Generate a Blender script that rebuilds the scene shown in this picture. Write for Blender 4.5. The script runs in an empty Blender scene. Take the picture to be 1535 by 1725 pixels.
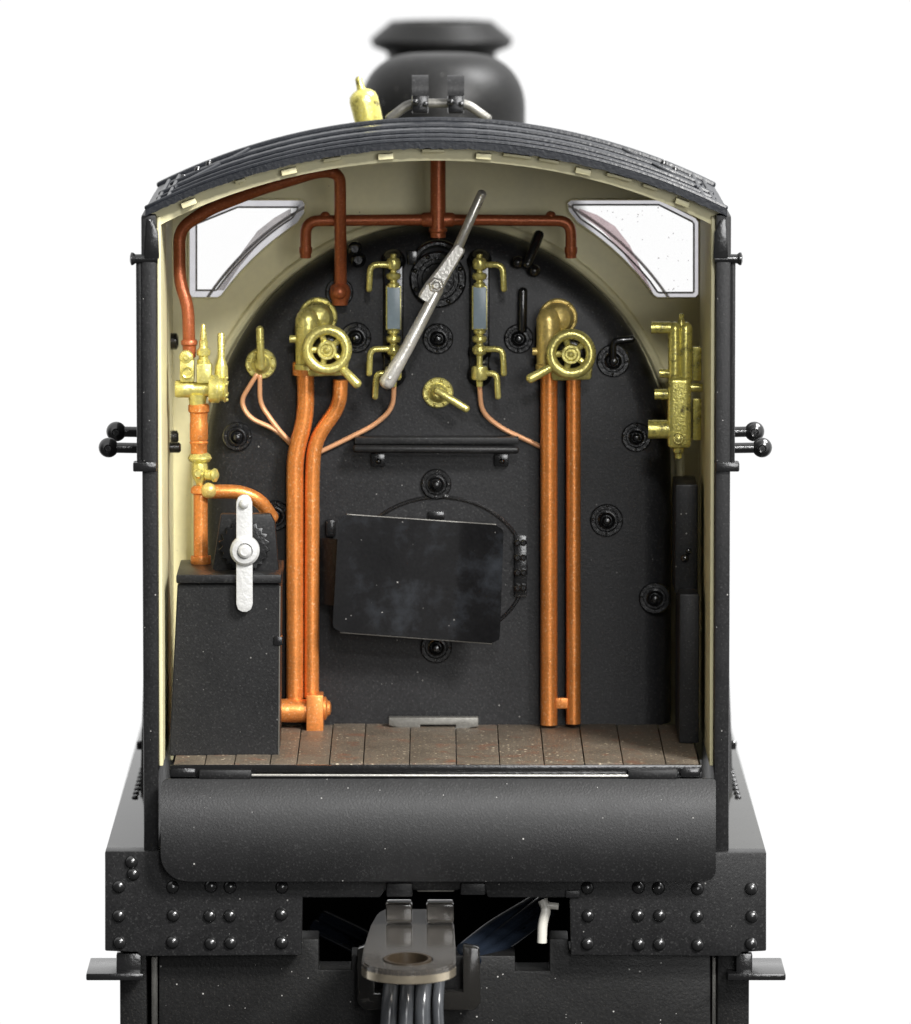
import bpy, bmesh, math, random
from mathutils import Vector, Matrix, Euler

random.seed(7)
scene = bpy.context.scene
col = scene.collection
PI = math.pi

# ------------------------------------------------------------------ camera geometry
K = 1e-4                      # metres per design unit (the cab is about 990 units = 99 mm wide)
PW, PH = 1535.0, 1725.0
F = 13000.0                   # focal length in photo pixels
D = 13000.0                   # distance from the cab's open end
TH = math.atan(1382.5 / F)
PSI = math.atan(32.5 / math.hypot(F, 1382.5))
ROT = Euler((PI / 2 - TH, 0, -PSI))
RM = ROT.to_matrix()
CAMX = 0.0


def ray(x, y):
    return RM @ Vector(((x - PW / 2) / F, -(y - PH / 2) / F, -1.0))


_d = ray(735, 1900)
CAMZ = -_d.z / _d.y * D * K
CAM = Vector((CAMX, -D * K, CAMZ))


def W(x, y, Y=0.0):
    """photo measurement (x, y) of a point standing Y units behind the cab's open end"""
    d = ray(x, y)
    return CAM + d * ((Y + D) * K / d.y)


def wx(x, y=900.0):
    return W(x, y, 0).x


def sc_(Y):
    return K * (D + Y) / D


# ------------------------------------------------------------------ materials
def new_mat(name):
    m = bpy.data.materials.new(name)
    m.use_nodes = True
    nt = m.node_tree
    b = nt.nodes['Principled BSDF']
    return m, nt, b


def N(nt, typ, **kw):
    n = nt.nodes.new(typ)
    for k, v in kw.items():
        setattr(n, k, v)
    return n


def paint(name, colr, rough=0.45, metal=0.0, grain=3.0, var=0.25, bump=0.25, blotch=0.2, dust=0.0,
          dust_col=(0.45, 0.44, 0.42), flake=0.0, flake_col=None, spec=0.5, coat=0.0, rvar=0.12, bdist=1.0,
          patch=None, cells=((9, 0.17), (40, 0.065)), flake_size=3.6):
    m, nt, b = new_mat(name)
    L = nt.links.new
    tc = N(nt, 'ShaderNodeTexCoord')
    fine = N(nt, 'ShaderNodeTexNoise')
    fine.inputs['Scale'].default_value = 1 / (grain * K)
    fine.inputs['Detail'].default_value = 3
    L(tc.outputs['Object'], fine.inputs['Vector'])
    big = N(nt, 'ShaderNodeTexNoise')
    big.inputs['Scale'].default_value = 1 / (90 * K)
    big.inputs['Detail'].default_value = 5
    big.inputs['Roughness'].default_value = 0.65
    L(tc.outputs['Object'], big.inputs['Vector'])
    # colour = base * (1 + var*(fine-.5) + blotch*(big-.5))
    a1 = N(nt, 'ShaderNodeMath', operation='MULTIPLY_ADD')
    a1.inputs[1].default_value = 2 * var
    a1.inputs[2].default_value = 1 - var
    L(fine.outputs['Fac'], a1.inputs[0])
    a2 = N(nt, 'ShaderNodeMath', operation='MULTIPLY_ADD')
    a2.inputs[1].default_value = 2 * blotch
    a2.inputs[2].default_value = 1 - blotch
    L(big.outputs['Fac'], a2.inputs[0])
    a3 = N(nt, 'ShaderNodeMath', operation='MULTIPLY')
    L(a1.outputs[0], a3.inputs[0])
    L(a2.outputs[0], a3.inputs[1])
    mul = N(nt, 'ShaderNodeVectorMath', operation='SCALE')
    mul.inputs[0].default_value = colr
    L(a3.outputs[0], mul.inputs['Scale'])
    out = mul.outputs[0]
    if patch:
        # patches of wear and painted-in gloss with a shape of their own
        pc, lo, hi, psc = patch
        pn = N(nt, 'ShaderNodeTexNoise')
        pn.inputs['Scale'].default_value = 1 / (psc * K)
        pn.inputs['Detail'].default_value = 6
        pn.inputs['Roughness'].default_value = 0.7
        L(tc.outputs['Object'], pn.inputs['Vector'])
        mr = N(nt, 'ShaderNodeMapRange')
        mr.inputs['From Min'].default_value = lo
        mr.inputs['From Max'].default_value = hi
        L(pn.outputs['Fac'], mr.inputs['Value'])
        mx = N(nt, 'ShaderNodeMix', data_type='RGBA')
        L(mr.outputs['Result'], mx.inputs['Factor'])
        L(out, mx.inputs['A'])
        mx.inputs['B'].default_value = (*pc, 1)
        out = mx.outputs['Result']
    if flake > 0:
        fl = N(nt, 'ShaderNodeTexNoise')
        fl.inputs['Scale'].default_value = 1 / (flake_size * K)
        fl.inputs['Detail'].default_value = 1
        L(tc.outputs['Object'], fl.inputs['Vector'])
        mr = N(nt, 'ShaderNodeMapRange')
        mr.inputs['From Min'].default_value = 0.60
        mr.inputs['From Max'].default_value = 0.74
        mr.inputs['To Max'].default_value = flake
        L(fl.outputs['Fac'], mr.inputs['Value'])
        mx = N(nt, 'ShaderNodeMix', data_type='RGBA')
        L(mr.outputs['Result'], mx.inputs['Factor'])
        L(out, mx.inputs['A'])
        mx.inputs['B'].default_value = (*(flake_col or (0.8, 0.6, 0.4)), 1)
        out = mx.outputs['Result']
    if dust > 0:
        for cell, thr in cells:
            vo = N(nt, 'ShaderNodeTexVoronoi')
            vo.inputs['Scale'].default_value = 1 / (cell * K)
            L(tc.outputs['Object'], vo.inputs['Vector'])
            sep = N(nt, 'ShaderNodeSeparateColor')
            L(vo.outputs['Color'], sep.inputs[0])
            # speck radius differs per cell, most cells empty
            rr = N(nt, 'ShaderNodeMapRange')
            rr.inputs['From Min'].default_value = 1 - dust
            rr.inputs['From Max'].default_value = 1.0
            rr.inputs['To Min'].default_value = 0.0
            rr.inputs['To Max'].default_value = thr
            L(sep.outputs[0], rr.inputs['Value'])
            lt = N(nt, 'ShaderNodeMath', operation='LESS_THAN')
            L(vo.outputs['Distance'], lt.inputs[0])
            L(rr.outputs['Result'], lt.inputs[1])
            br = N(nt, 'ShaderNodeMath', operation='MULTIPLY')
            L(lt.outputs[0], br.inputs[0])
            L(sep.outputs[1], br.inputs[1])
            mx = N(nt, 'ShaderNodeMix', data_type='RGBA')
            L(br.outputs[0], mx.inputs['Factor'])
            L(out, mx.inputs['A'])
            mx.inputs['B'].default_value = (*dust_col, 1)
            out = mx.outputs['Result']
    L(out, b.inputs['Base Color'])
    r1 = N(nt, 'ShaderNodeMath', operation='MULTIPLY_ADD')
    r1.inputs[1].default_value = 2 * rvar
    r1.inputs[2].default_value = rough - rvar
    L(big.outputs['Fac'], r1.inputs[0])
    L(r1.outputs[0], b.inputs['Roughness'])
    b.inputs['Metallic'].default_value = metal
    b.inputs['Specular IOR Level'].default_value = spec
    if coat:
        b.inputs['Coat Weight'].default_value = coat
        b.inputs['Coat Roughness'].default_value = 0.2
    if bump:
        bp = N(nt, 'ShaderNodeBump')
        bp.inputs['Strength'].default_value = bump
        bp.inputs['Distance'].default_value = bdist * K
        L(fine.outputs['Fac'], bp.inputs['Height'])
        L(bp.outputs['Normal'], b.inputs['Normal'])
    return m


M = {}
M['black'] = paint('satin_black_paint', (0.0125, 0.0125, 0.013), rough=0.40, spec=0.28, grain=4.0, var=0.7, bump=0.28, dust=0.10, flake=0.5, flake_col=(0.055, 0.055, 0.054))
M['backhead'] = paint('backhead_black_paint', (0.0145, 0.0145, 0.0155), rough=0.43, spec=0.28, grain=4.0, var=0.7, bump=0.3, dust=0.08, flake=0.6, flake_col=(0.06, 0.06, 0.06))
M['frame'] = paint('frame_black_paint', (0.008, 0.008, 0.008), rough=0.45, spec=0.28, grain=4.5, var=0.6, bump=0.5, dust=0.22, flake=0.4, flake_col=(0.05, 0.046, 0.04))
M['fittings'] = paint('gloss_black_paint', (0.007, 0.007, 0.0073), rough=0.20, spec=0.9, grain=6, var=0.2, bump=0.3, rvar=0.08)
M['rivet'] = paint('rivet_black_paint', (0.010, 0.010, 0.0103), rough=0.24, spec=1.0, grain=6, var=0.3, bump=0.2, rvar=0.06)
M['roof'] = paint('roof_grey_black_paint', (0.010, 0.0115, 0.015), rough=0.34, spec=0.4, grain=6, var=0.45, bump=0.35, bdist=1.6)
M['sheet'] = paint('blackened_sheet_metal', (0.006, 0.006, 0.0065), rough=0.36, spec=0.14, grain=6, var=0.5, bump=0.12, blotch=0.5,
                   dust=0.08, metal=0.0, rvar=0.16, patch=((0.024, 0.027, 0.032), 0.50, 0.74, 85))  # lighter bluish patches: wear marks and the plate's gloss put into the colour
M['fall'] = paint('fall_plate_black', (0.009, 0.009, 0.0094), rough=0.40, spec=0.42, grain=3.6, var=0.6, bump=0.3, bdist=0.8, dust=0.12, rvar=0.08, flake=0.5, flake_col=(0.04, 0.04, 0.04))
M['running'] = paint('footplate_black', (0.025, 0.025, 0.023), rough=0.10, grain=9, var=0.2, bump=0.03, rvar=0.04, spec=0.7, dust=0.3, dust_col=(0.01, 0.01, 0.01), cells=((24, 0.16), (60, 0.07)))
M['cream'] = paint('cream_paint', (0.74, 0.685, 0.42), rough=0.42, grain=10, var=0.05, bump=0.08, blotch=0.14, dust=0.02, dust_col=(0.08, 0.07, 0.05))
M['copper'] = paint('copper_paint', (0.72, 0.25, 0.06), rough=0.36, metal=0.6, grain=4.5, var=0.35, bump=0.3, flake=0.6,
                    flake_col=(0.98, 0.62, 0.34))
M['shaded_copper'] = paint('shaded_copper_paint', (0.36, 0.098, 0.036), rough=0.38, metal=0.45, grain=4.5, var=0.35, bump=0.3, flake=0.35, flake_col=(0.62, 0.28, 0.14))  # copper paint with the roof's shade put into its colour
M['wire_copper'] = paint('pale_copper_paint', (0.80, 0.42, 0.22), rough=0.35, metal=0.35, grain=5, var=0.12, bump=0.15)
M['brass'] = paint('brass_paint', (0.66, 0.59, 0.19), rough=0.28, metal=0.6, grain=5.5, var=0.35, bump=0.55, flake=0.4,
                   flake_col=(0.95, 0.9, 0.55))
M['old_brass'] = paint('worn_brass_paint', (0.66, 0.59, 0.16), rough=0.28, metal=0.55, grain=5.5, var=0.4, bump=0.7, flake=0.4,
                       flake_col=(0.95, 0.9, 0.55), patch=((0.10, 0.085, 0.03), 0.54, 0.64, 26))
M['bronze'] = paint('bronze_gold_paint', (0.66, 0.50, 0.16), rough=0.34, metal=0.5, grain=5.5, var=0.35, bump=0.6, flake=0.4,
                    flake_col=(0.95, 0.76, 0.44))
M['silver'] = paint('silver_paint', (0.70, 0.68, 0.63), rough=0.30, metal=0.6, grain=5, var=0.3, bump=0.5)
M['white_silver'] = paint('pale_silver_paint', (0.56, 0.56, 0.55), rough=0.4, metal=0.1, grain=7, var=0.10, bump=0.6, bdist=2.0)
M['gauge'] = paint('gauge_glass_grey', (0.23, 0.29, 0.33), rough=0.3, grain=5, var=0.1, bump=0.05)
M['planks'] = paint('brown_plank_paint', (0.12, 0.097, 0.072), rough=0.55, grain=5, var=0.6, bump=0.9, bdist=1.6, dust=0.9, dust_col=(0.70, 0.60, 0.43), blotch=0.6, patch=((0.16, 0.072, 0.042), 0.54, 0.68, 60), cells=((9, 0.24), (14, 0.2)), flake=0.7, flake_col=(0.30, 0.24, 0.15))
M['steel'] = paint('dull_steel', (0.17, 0.165, 0.15), rough=0.42, metal=0.5, grain=5, var=0.3, bump=0.3, blotch=0.3)
M['window_metal'] = paint('window_frame_metal', (0.74, 0.74, 0.74), rough=0.22, metal=0.15, grain=8, var=0.06, bump=0.05)
M['wire'] = paint('grey_wire_insulation', (0.06, 0.064, 0.07), rough=0.20, grain=20, var=0.15, bump=0.05, rvar=0.05)
M['dark_wire'] = paint('blue_black_wire_insulation', (0.010, 0.014, 0.022), rough=0.22, grain=20, var=0.15, bump=0.05, rvar=0.05)
M['white_plastic'] = paint('ivory_plastic', (0.62, 0.60, 0.54), rough=0.35, grain=20, var=0.03, bump=0.02)
M['ring'] = paint('golden_edge_glint', (0.46, 0.40, 0.30), rough=0.16, metal=0.8, grain=14, var=0.3, bump=0.1, rvar=0.05)  # metallic gold standing in for the glint on the plastic's edge
M['bead'] = paint('grey_bead', (0.22, 0.21, 0.21), rough=0.25, grain=10, var=0.1, bump=0.05)
M['rose_bead'] = paint('rose_grey_bead', (0.50, 0.36, 0.36), rough=0.3, grain=8, var=0.3, bump=0.2)
M['cavity_shade'] = paint('cavity_shade_black', (0.004, 0.004, 0.004), rough=0.85, spec=0.05, grain=6, var=0.3, bump=0.2)  # near-black, the shade inside the frame opening put into the colour
M['bush'] = paint('dark_bush', (0.028, 0.02, 0.012), rough=0.35, grain=6, var=0.4, bump=0.2)


def clear_plastic(name, colr, rough, alpha_mix):
    m, nt, b = new_mat(name)
    b.inputs['Base Color'].default_value = (*colr, 1)
    b.inputs['Roughness'].default_value = rough
    b.inputs['Transmission Weight'].default_value = alpha_mix
    b.inputs['IOR'].default_value = 1.45
    tc = N(nt, 'ShaderNodeTexCoord')
    no = N(nt, 'ShaderNodeTexNoise')
    no.inputs['Scale'].default_value = 1 / (14 * K)
    no.inputs['Detail'].default_value = 4
    nt.links.new(tc.outputs['Object'], no.inputs['Vector'])
    bp = N(nt, 'ShaderNodeBump')
    bp.inputs['Strength'].default_value = 0.08
    bp.inputs['Distance'].default_value = 2 * K
    nt.links.new(no.outputs['Fac'], bp.inputs['Height'])
    nt.links.new(bp.outputs['Normal'], b.inputs['Normal'])
    return m


M['clear'] = clear_plastic('smoky_clear_plastic', (0.27, 0.25, 0.225), 0.10, 0.85)
M['smoke'] = clear_plastic('dark_smoky_plastic', (0.07, 0.066, 0.06), 0.14, 0.8)


def window_glass(name, specks):
    m, nt, b = new_mat(name)
    L = nt.links.new
    out = nt.nodes['Material Output']
    tr = N(nt, 'ShaderNodeBsdfTransparent')
    gl = N(nt, 'ShaderNodeBsdfGlossy')
    gl.inputs['Roughness'].default_value = 0.05
    fr = N(nt, 'ShaderNodeFresnel')
    fr.inputs['IOR'].default_value = 1.3
    mix = N(nt, 'ShaderNodeMixShader')
    L(fr.outputs[0], mix.inputs[0])
    L(tr.outputs[0], mix.inputs[1])
    L(gl.outputs[0], mix.inputs[2])
    if specks:
        tc = N(nt, 'ShaderNodeTexCoord')
        vo = N(nt, 'ShaderNodeTexVoronoi')
        vo.inputs['Scale'].default_value = 1 / (9 * K)
        L(tc.outputs['Object'], vo.inputs['Vector'])
        sep = N(nt, 'ShaderNodeSeparateColor')
        L(vo.outputs['Color'], sep.inputs[0])
        rr = N(nt, 'ShaderNodeMapRange')
        rr.inputs['From Min'].default_value = 1 - specks
        rr.inputs['To Max'].default_value = 0.17
        L(sep.outputs[0], rr.inputs['Value'])
        lt = N(nt, 'ShaderNodeMath', operation='LESS_THAN')
        L(vo.outputs['Distance'], lt.inputs[0])
        L(rr.outputs['Result'], lt.inputs[1])
        hf = N(nt, 'ShaderNodeMath', operation='MULTIPLY')
        hf.inputs[1].default_value = 0.55
        L(lt.outputs[0], hf.inputs[0])
        df = N(nt, 'ShaderNodeBsdfDiffuse')
        df.inputs['Color'].default_value = (0.35, 0.27, 0.25, 1)
        mix2 = N(nt, 'ShaderNodeMixShader')
        L(hf.outputs[0], mix2.inputs[0])
        L(mix.outputs[0], mix2.inputs[1])
        L(df.outputs[0], mix2.inputs[2])
        mix = mix2
    L(mix.outputs[0], out.inputs['Surface'])
    return m


def glazing_edge(name, tcol=(0.88, 0.875, 0.895), lo=0.05, hi=0.25):
    m, nt, b = new_mat(name)
    out = nt.nodes['Material Output']
    tr = N(nt, 'ShaderNodeBsdfTransparent')
    tr.inputs['Color'].default_value = (*tcol, 1)
    b.inputs['Base Color'].default_value = (0.8, 0.8, 0.82, 1)
    b.inputs['Roughness'].default_value = 0.15
    tc = N(nt, 'ShaderNodeTexCoord')
    no = N(nt, 'ShaderNodeTexNoise')
    no.inputs['Scale'].default_value = 1 / (30 * K)
    no.inputs['Detail'].default_value = 3
    nt.links.new(tc.outputs['Object'], no.inputs['Vector'])
    mr = N(nt, 'ShaderNodeMapRange')
    mr.inputs['To Min'].default_value = lo
    mr.inputs['To Max'].default_value = hi
    nt.links.new(no.outputs['Fac'], mr.inputs['Value'])
    mix = N(nt, 'ShaderNodeMixShader')
    nt.links.new(mr.outputs['Result'], mix.inputs[0])
    nt.links.new(tr.outputs[0], mix.inputs[1])
    nt.links.new(b.outputs[0], mix.inputs[2])
    nt.links.new(mix.outputs[0], out.inputs['Surface'])
    return m


M['glazing_edge'] = glazing_edge('glazing_moulding')
M['rose_reflection'] = glazing_edge('rose_glazing_reflection', (0.84, 0.75, 0.76), 0.0, 0.4)  # reddish reflection in the glass put in as a tint
M['grey_tint'] = glazing_edge('grey_glazing_reveal', (0.72, 0.70, 0.70), 0.0, 0.4)
M['glass_clean'] = window_glass('clear_window_glass', 0.0)
M['glass_dusty'] = window_glass('speckled_window_glass', 0.8)

# ------------------------------------------------------------------ mesh builder
LOC = {}


class MB:
    def __init__(self):
        self.bm = bmesh.new()

    # ---- tubes
    def _ring(self, c, t, n, r, seg, ref):
        b = t.cross(ref).normalized()
        a = b.cross(t).normalized()
        return [self.bm.verts.new(c + (a * math.cos(2 * PI * i / seg) + b * math.sin(2 * PI * i / seg)) * r) for i in range(seg)]

    def sweep(self, pts, rad, seg=14, caps='round', closed=False):
        """pts: world Vectors, rad: list of world radii"""
        pts = list(pts)
        rad = list(rad)
        n = len(pts)
        if not closed and caps == 'round':
            d0 = (pts[0] - pts[1]).normalized()
            d1 = (pts[-1] - pts[-2]).normalized()
            pre, prer, post, postr = [], [], [], []
            for a in (85, 60, 30):
                pre.append(pts[0] + d0 * rad[0] * math.sin(math.radians(a)) * 0.8)
                prer.append(rad[0] * math.cos(math.radians(a)))
            for a in (30, 60, 85):
                post.append(pts[-1] + d1 * rad[-1] * math.sin(math.radians(a)) * 0.8)
                postr.append(rad[-1] * math.cos(math.radians(a)))
            pts = pre + pts + post
            rad = prer + rad + postr
            n = len(pts)
        tang = []
        for i in range(n):
            if closed:
                t = pts[(i + 1) % n] - pts[i - 1]
            else:
                t = pts[min(i + 1, n - 1)] - pts[max(i - 1, 0)]
            tang.append(t.normalized())
        ref = Vector((0, 0, 1))
        if abs(tang[0].dot(ref)) > 0.9:
            ref = Vector((0, 1, 0))
        rings = []
        for i in range(n):
            t = tang[i]
            ref = (ref - t * ref.dot(t))
            if ref.length < 1e-6:
                ref = t.orthogonal()
            ref.normalize()
            rings.append(self._ring(pts[i], t, None, rad[i], seg, ref))
        m = n if closed else n - 1
        for i in range(m):
            A, B = rings[i], rings[(i + 1) % n]
            for j in range(seg):
                self.bm.faces.new((A[j], A[(j + 1) % seg], B[(j + 1) % seg], B[j]))
        if not closed:
            self.bm.faces.new(list(reversed(rings[0])))
            self.bm.faces.new(rings[-1])
        return self

    def tube(self, pts, r=10, bend=20, seg=14, caps='round', steps=7):
        """pts: (x, y, Y) or (x, y, Y, r) photo measurements"""
        P = [(W(p[0], p[1], p[2]), (p[3] if len(p) > 3 else r) * sc_(p[2])) for p in pts]
        out, rad = [P[0][0]], [P[0][1]]
        for i in range(1, len(P) - 1):
            p, rr = P[i]
            a, ra = P[i - 1]
            c, rc = P[i + 1]
            la, lc = (a - p).length, (c - p).length
            bl = min(bend * K, la * 0.49, lc * 0.49)
            s = p + (a - p) * (bl / la)
            e = p + (c - p) * (bl / lc)
            for k in range(steps + 1):
                t = k / steps
                out.append(s * (1 - t) ** 2 + p * 2 * t * (1 - t) + e * t * t)
                rad.append(rr)
        out.append(P[-1][0])
        rad.append(P[-1][1])
        return self.sweep(out, rad, seg, caps)

    def torus(self, x, y, Y, R, r, seg=40, seg2=12, tilt=0.0, yaw=0.0):
        c = W(x, y, Y)
        s = sc_(Y)
        rot = Matrix.Rotation(tilt, 3, 'X') @ Matrix.Rotation(yaw, 3, 'Z')
        pts = [c + rot @ Vector((math.cos(2 * PI * i / seg), 0, math.sin(2 * PI * i / seg))) * (R * s) for i in range(seg)]
        return self.sweep(pts, [r * s] * seg, seg2, closed=True)

    def arc_tube(self, x, y, Y, rx, ry, a0, a1, r, n=24, seg=10):
        pts = []
        for i in range(n + 1):
            a = math.radians(a0 + (a1 - a0) * i / n)
            pts.append(W(x + rx * math.cos(a), y - ry * math.sin(a), Y))
        return self.sweep(pts, [r * sc_(Y)] * len(pts), seg)

    # ---- lathe: profile list of (distance along axis, radius) in units
    def lathe(self, x, y, Y, prof, axis=(0, -1, 0), seg=24):
        c = W(x, y, Y)
        return self.lathe_w(c, prof, axis, seg, sc_(Y))

    def lathe_w(self, c, prof, axis, seg, s):
        ax = Vector(axis).normalized()
        a = ax.orthogonal().normalized()
        b = ax.cross(a).normalized()
        rings = []
        for h, r in prof:
            r = max(r, 0.02)
            rings.append([self.bm.verts.new(c + ax * h * s + (a * math.cos(2 * PI * i / seg) + b * math.sin(2 * PI * i / seg)) * r * s) for i in range(seg)])
        for A, B in zip(rings, rings[1:]):
            for j in range(seg):
                self.bm.faces.new((A[j], A[(j + 1) % seg], B[(j + 1) % seg], B[j]))
        self.bm.faces.new(list(reversed(rings[0])))
        self.bm.faces.new(rings[-1])
        return self

    def ball(self, x, y, Y, r, seg=18, stretch=1.0):
        prof = [(-r * stretch * math.cos(PI * i / 10), r * math.sin(PI * i / 10)) for i in range(11)]
        return self.lathe(x, y, Y, prof, seg=seg)

    def dome(self, x, y, Y, r, h):
        """round rivet head standing on a surface that faces the camera"""
        prof = [(-1, r)] + [(h * math.sin(PI / 2 * i / 5), r * math.cos(PI / 2 * i / 5)) for i in range(6)]
        return self.lathe(x, y, Y, prof, seg=16)

    # ---- boxes
    def box(self, x0, x1, y0, y1, Y0, Y1, bev=2.0, seg=2):
        """front face measured at depth Y0, straight back to Y1"""
        a = W(x0, y1, Y0)
        c = W(x1, y0, Y0)
        return self.box_w((a.x, Y0 * K, a.z), (c.x, Y1 * K, c.z), bev * K, seg)

    def box_w(self, lo, hi, bev, seg=2):
        bm = self.bm
        r = bmesh.ops.create_cube(bm, size=1.0)
        vs = r['verts']
        for v in vs:
            v.co = Vector([lo[i] + (v.co[i] + 0.5) * (hi[i] - lo[i]) for i in range(3)])
        if bev > 0:
            es = {e for v in vs for e in v.link_edges}
            bmesh.ops.bevel(bm, geom=list(es), offset=bev, segments=seg, profile=0.6, affect='EDGES')
        return self

    # ---- flat plate with holes, facing the camera
    def plate(self, outer, holes, Y0, Y1, bev=0.0):
        bm = self.bm
        before = set(bm.verts)
        edges = []
        for loop in [outer] + list(holes):
            vs = []
            for p in loop:
                w = W(p[0], p[1], Y0)
                w.y = Y0 * K
                vs.append(bm.verts.new(w))
            for i in range(len(vs)):
                edges.append(bm.edges.new((vs[i], vs[(i + 1) % len(vs)])))
        g = bmesh.ops.triangle_fill(bm, use_beauty=True, use_dissolve=False, edges=edges, normal=(0, -1, 0))
        fs = [f for f in g['geom'] if isinstance(f, bmesh.types.BMFace)]
        ex = bmesh.ops.extrude_face_region(bm, geom=fs, use_keep_orig=True)
        for v in [e for e in ex['geom'] if isinstance(e, bmesh.types.BMVert)]:
            v.co.y = Y1 * K
        new = [v for v in bm.verts if v not in before]
        fs = list({f for v in new for f in v.link_faces})
        bmesh.ops.recalc_face_normals(bm, faces=fs)
        if bev > 0:
            es = list({e for v in new for e in v.link_edges if len(e.link_faces) == 2 and e.calc_face_angle(0) > 0.6})
            bmesh.ops.bevel(bm, geom=es, offset=bev * K, segments=2, profile=0.6, affect='EDGES', clamp_overlap=True)
        return self

    # ---- curved sheet of constant thickness from a (u, v) grid of photo measurements
    def sheet(self, fn, nu, nv, thick):
        bm = self.bm
        fr, bk = [], []
        for j in range(nv + 1):
            ra, rb = [], []
            for i in range(nu + 1):
                x, y, Y = fn(i / nu, j / nv)
                w = W(x, y, Y)
                ra.append(bm.verts.new(w))
                rb.append(bm.verts.new(w + Vector((0, thick * K, 0))))
            fr.append(ra)
            bk.append(rb)
        fs = []
        for j in range(nv):
            for i in range(nu):
                fs.append(bm.faces.new((fr[j][i], fr[j + 1][i], fr[j + 1][i + 1], fr[j][i + 1])))
                fs.append(bm.faces.new((bk[j][i], bk[j][i + 1], bk[j + 1][i + 1], bk[j + 1][i])))
        for j in range(nv):
            for i in (0, nu):
                q = (fr[j][i], bk[j][i], bk[j + 1][i], fr[j + 1][i])
                fs.append(bm.faces.new(q if i == 0 else tuple(reversed(q))))
        for i in range(nu):
            for j in (0, nv):
                q = (fr[j][i], fr[j][i + 1], bk[j][i + 1], bk[j][i])
                fs.append(bm.faces.new(q if j == 0 else tuple(reversed(q))))
        return self

    # ---- profile in world X/Z swept straight along Y (list of closed loop points)
    def extrude_y(self, loop, Y0, Y1, cuts=1):
        bm = self.bm
        rows = []
        for k in range(cuts + 1):
            Y = (Y0 + (Y1 - Y0) * k / cuts) * K
            rows.append([bm.verts.new((p[0], Y, p[1])) for p in loop])
        n = len(loop)
        for A, B in zip(rows, rows[1:]):
            for j in range(n):
                bm.faces.new((A[j], A[(j + 1) % n], B[(j + 1) % n], B[j]))
        bm.faces.new(list(reversed(rows[0])))
        bm.faces.new(rows[-1])
        return self

    def build(self, name, mat, parent, label=None, sharp=35):
        bm = self.bm
        bmesh.ops.recalc_face_normals(bm, faces=bm.faces[:])
        me = bpy.data.meshes.new(name)
        lo = Vector((1e9,) * 3)
        hi = Vector((-1e9,) * 3)
        for v in bm.verts:
            for i in range(3):
                lo[i] = min(lo[i], v.co[i])
                hi[i] = max(hi[i], v.co[i])
        c = (lo + hi) / 2
        for v in bm.verts:
            v.co -= c
        bm.to_mesh(me)
        bm.free()
        me.polygons.foreach_set('use_smooth', [True] * len(me.polygons))
        me.set_sharp_from_angle(angle=math.radians(sharp))
        me.materials.append(M[mat])
        o = bpy.data.objects.new(name, me)
        col.objects.link(o)
        o.parent = parent
        pl = LOC[parent.name]
        o.location = c - pl
        LOC[o.name] = c
        if label:
            o['label'] = label
        return o


def copy_part(o, parent, world):
    c = o.copy()
    col.objects.link(c)
    c.parent = parent
    c.location = world - LOC[parent.name]
    LOC[c.name] = world
    return c


# ------------------------------------------------------------------ the thing
root = bpy.data.objects.new('model_locomotive', None)
col.objects.link(root)
root.location = (0, 0, 0)
root.empty_display_size = 0.02
root['label'] = 'black model steam locomotive seen into its open cream cab with copper pipes and brass valves'
root['category'] = 'model locomotive'
LOC[root.name] = Vector((0, 0, 0))

CX = 735.0
ROOF_R = 1101.0


def roof_y(x, base=250.0):
    dx = min(abs(x - CX), 560)
    return base + ROOF_R - math.sqrt(ROOF_R ** 2 - dx ** 2)


CABF = 620.0     # cab front
# ---- roof
mb = MB()
top, bot = [], []
for i in range(161):
    x = 245 + 980 * i / 160
    a = W(x, roof_y(x, 238) + random.uniform(-0.3, 0.3), 0)
    b = W(x, roof_y(x, 250) + random.uniform(-1.3, 1.1), 0)
    top.append((a.x, a.z))
    bot.append((b.x, b.z))
mb.extrude_y(top + bot[::-1], -6, CABF + 10, cuts=6)
roof = mb.build('roof', 'roof', root)


def roof_arc(Y, x0, x1, base, r, n=48):
    # a bead lying on the roof, given at the open end and carried straight back
    pts = []
    for i in range(n + 1):
        x = x0 + (x1 - x0) * i / n
        w = W(x, roof_y(x, base), 0)
        pts.append(Vector((w.x, Y * K, w.z)))
    return pts, [r * K] * (n + 1)


for Y, x0, x1, r in ((4, 247, 1223, 4.5), (120, 262, 1208, 4), (250, 262, 1208, 5), (430, 275, 1195, 4.5), (612, 247, 1223, 6)):
    p, r_ = roof_arc(Y, x0, x1, 236.5, r)
    MB().sweep(p, r_, 8).build('roof_rib', 'roof', roof)
for sgn in (-1, 1):
    for xa, xb, ya, yb in ((452, 452, 10, 600), (470, 470, 20, 590)):
        pts = []
        for i in range(15):
            t = i / 14
            x = CX + sgn * (xa + (xb - xa) * t)
            w = W(x, roof_y(x, 236), 0)
            pts.append(Vector((w.x, (ya + (yb - ya) * t) * K, w.z)))
        MB().sweep(pts, [3.5 * K] * 15, 8).build('rain_strip', 'roof', roof)
    pts = []
    for i in range(25):
        t = i / 24
        x = CX + sgn * (330 + 118 * t)
        w = W(x, roof_y(x, 236), 0)
        pts.append(Vector((w.x, (600 - 360 * t ** 0.8) * K, w.z)))
    MB().sweep(pts, [3.5 * K] * 25, 8).build('rain_strip', 'roof', roof)
    for px, Y in ((418, 520), (440, 440), (400, 590)):
        x = CX + sgn * px
        w = W(x, roof_y(x, 238), 0)
        MB().lathe_w(Vector((w.x, Y * K, w.z)), [(-2, 6), (5, 5.5), (8, 3)], (0, 0, 1), 12, K).build('roof_bolt', 'fittings', roof)
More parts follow.
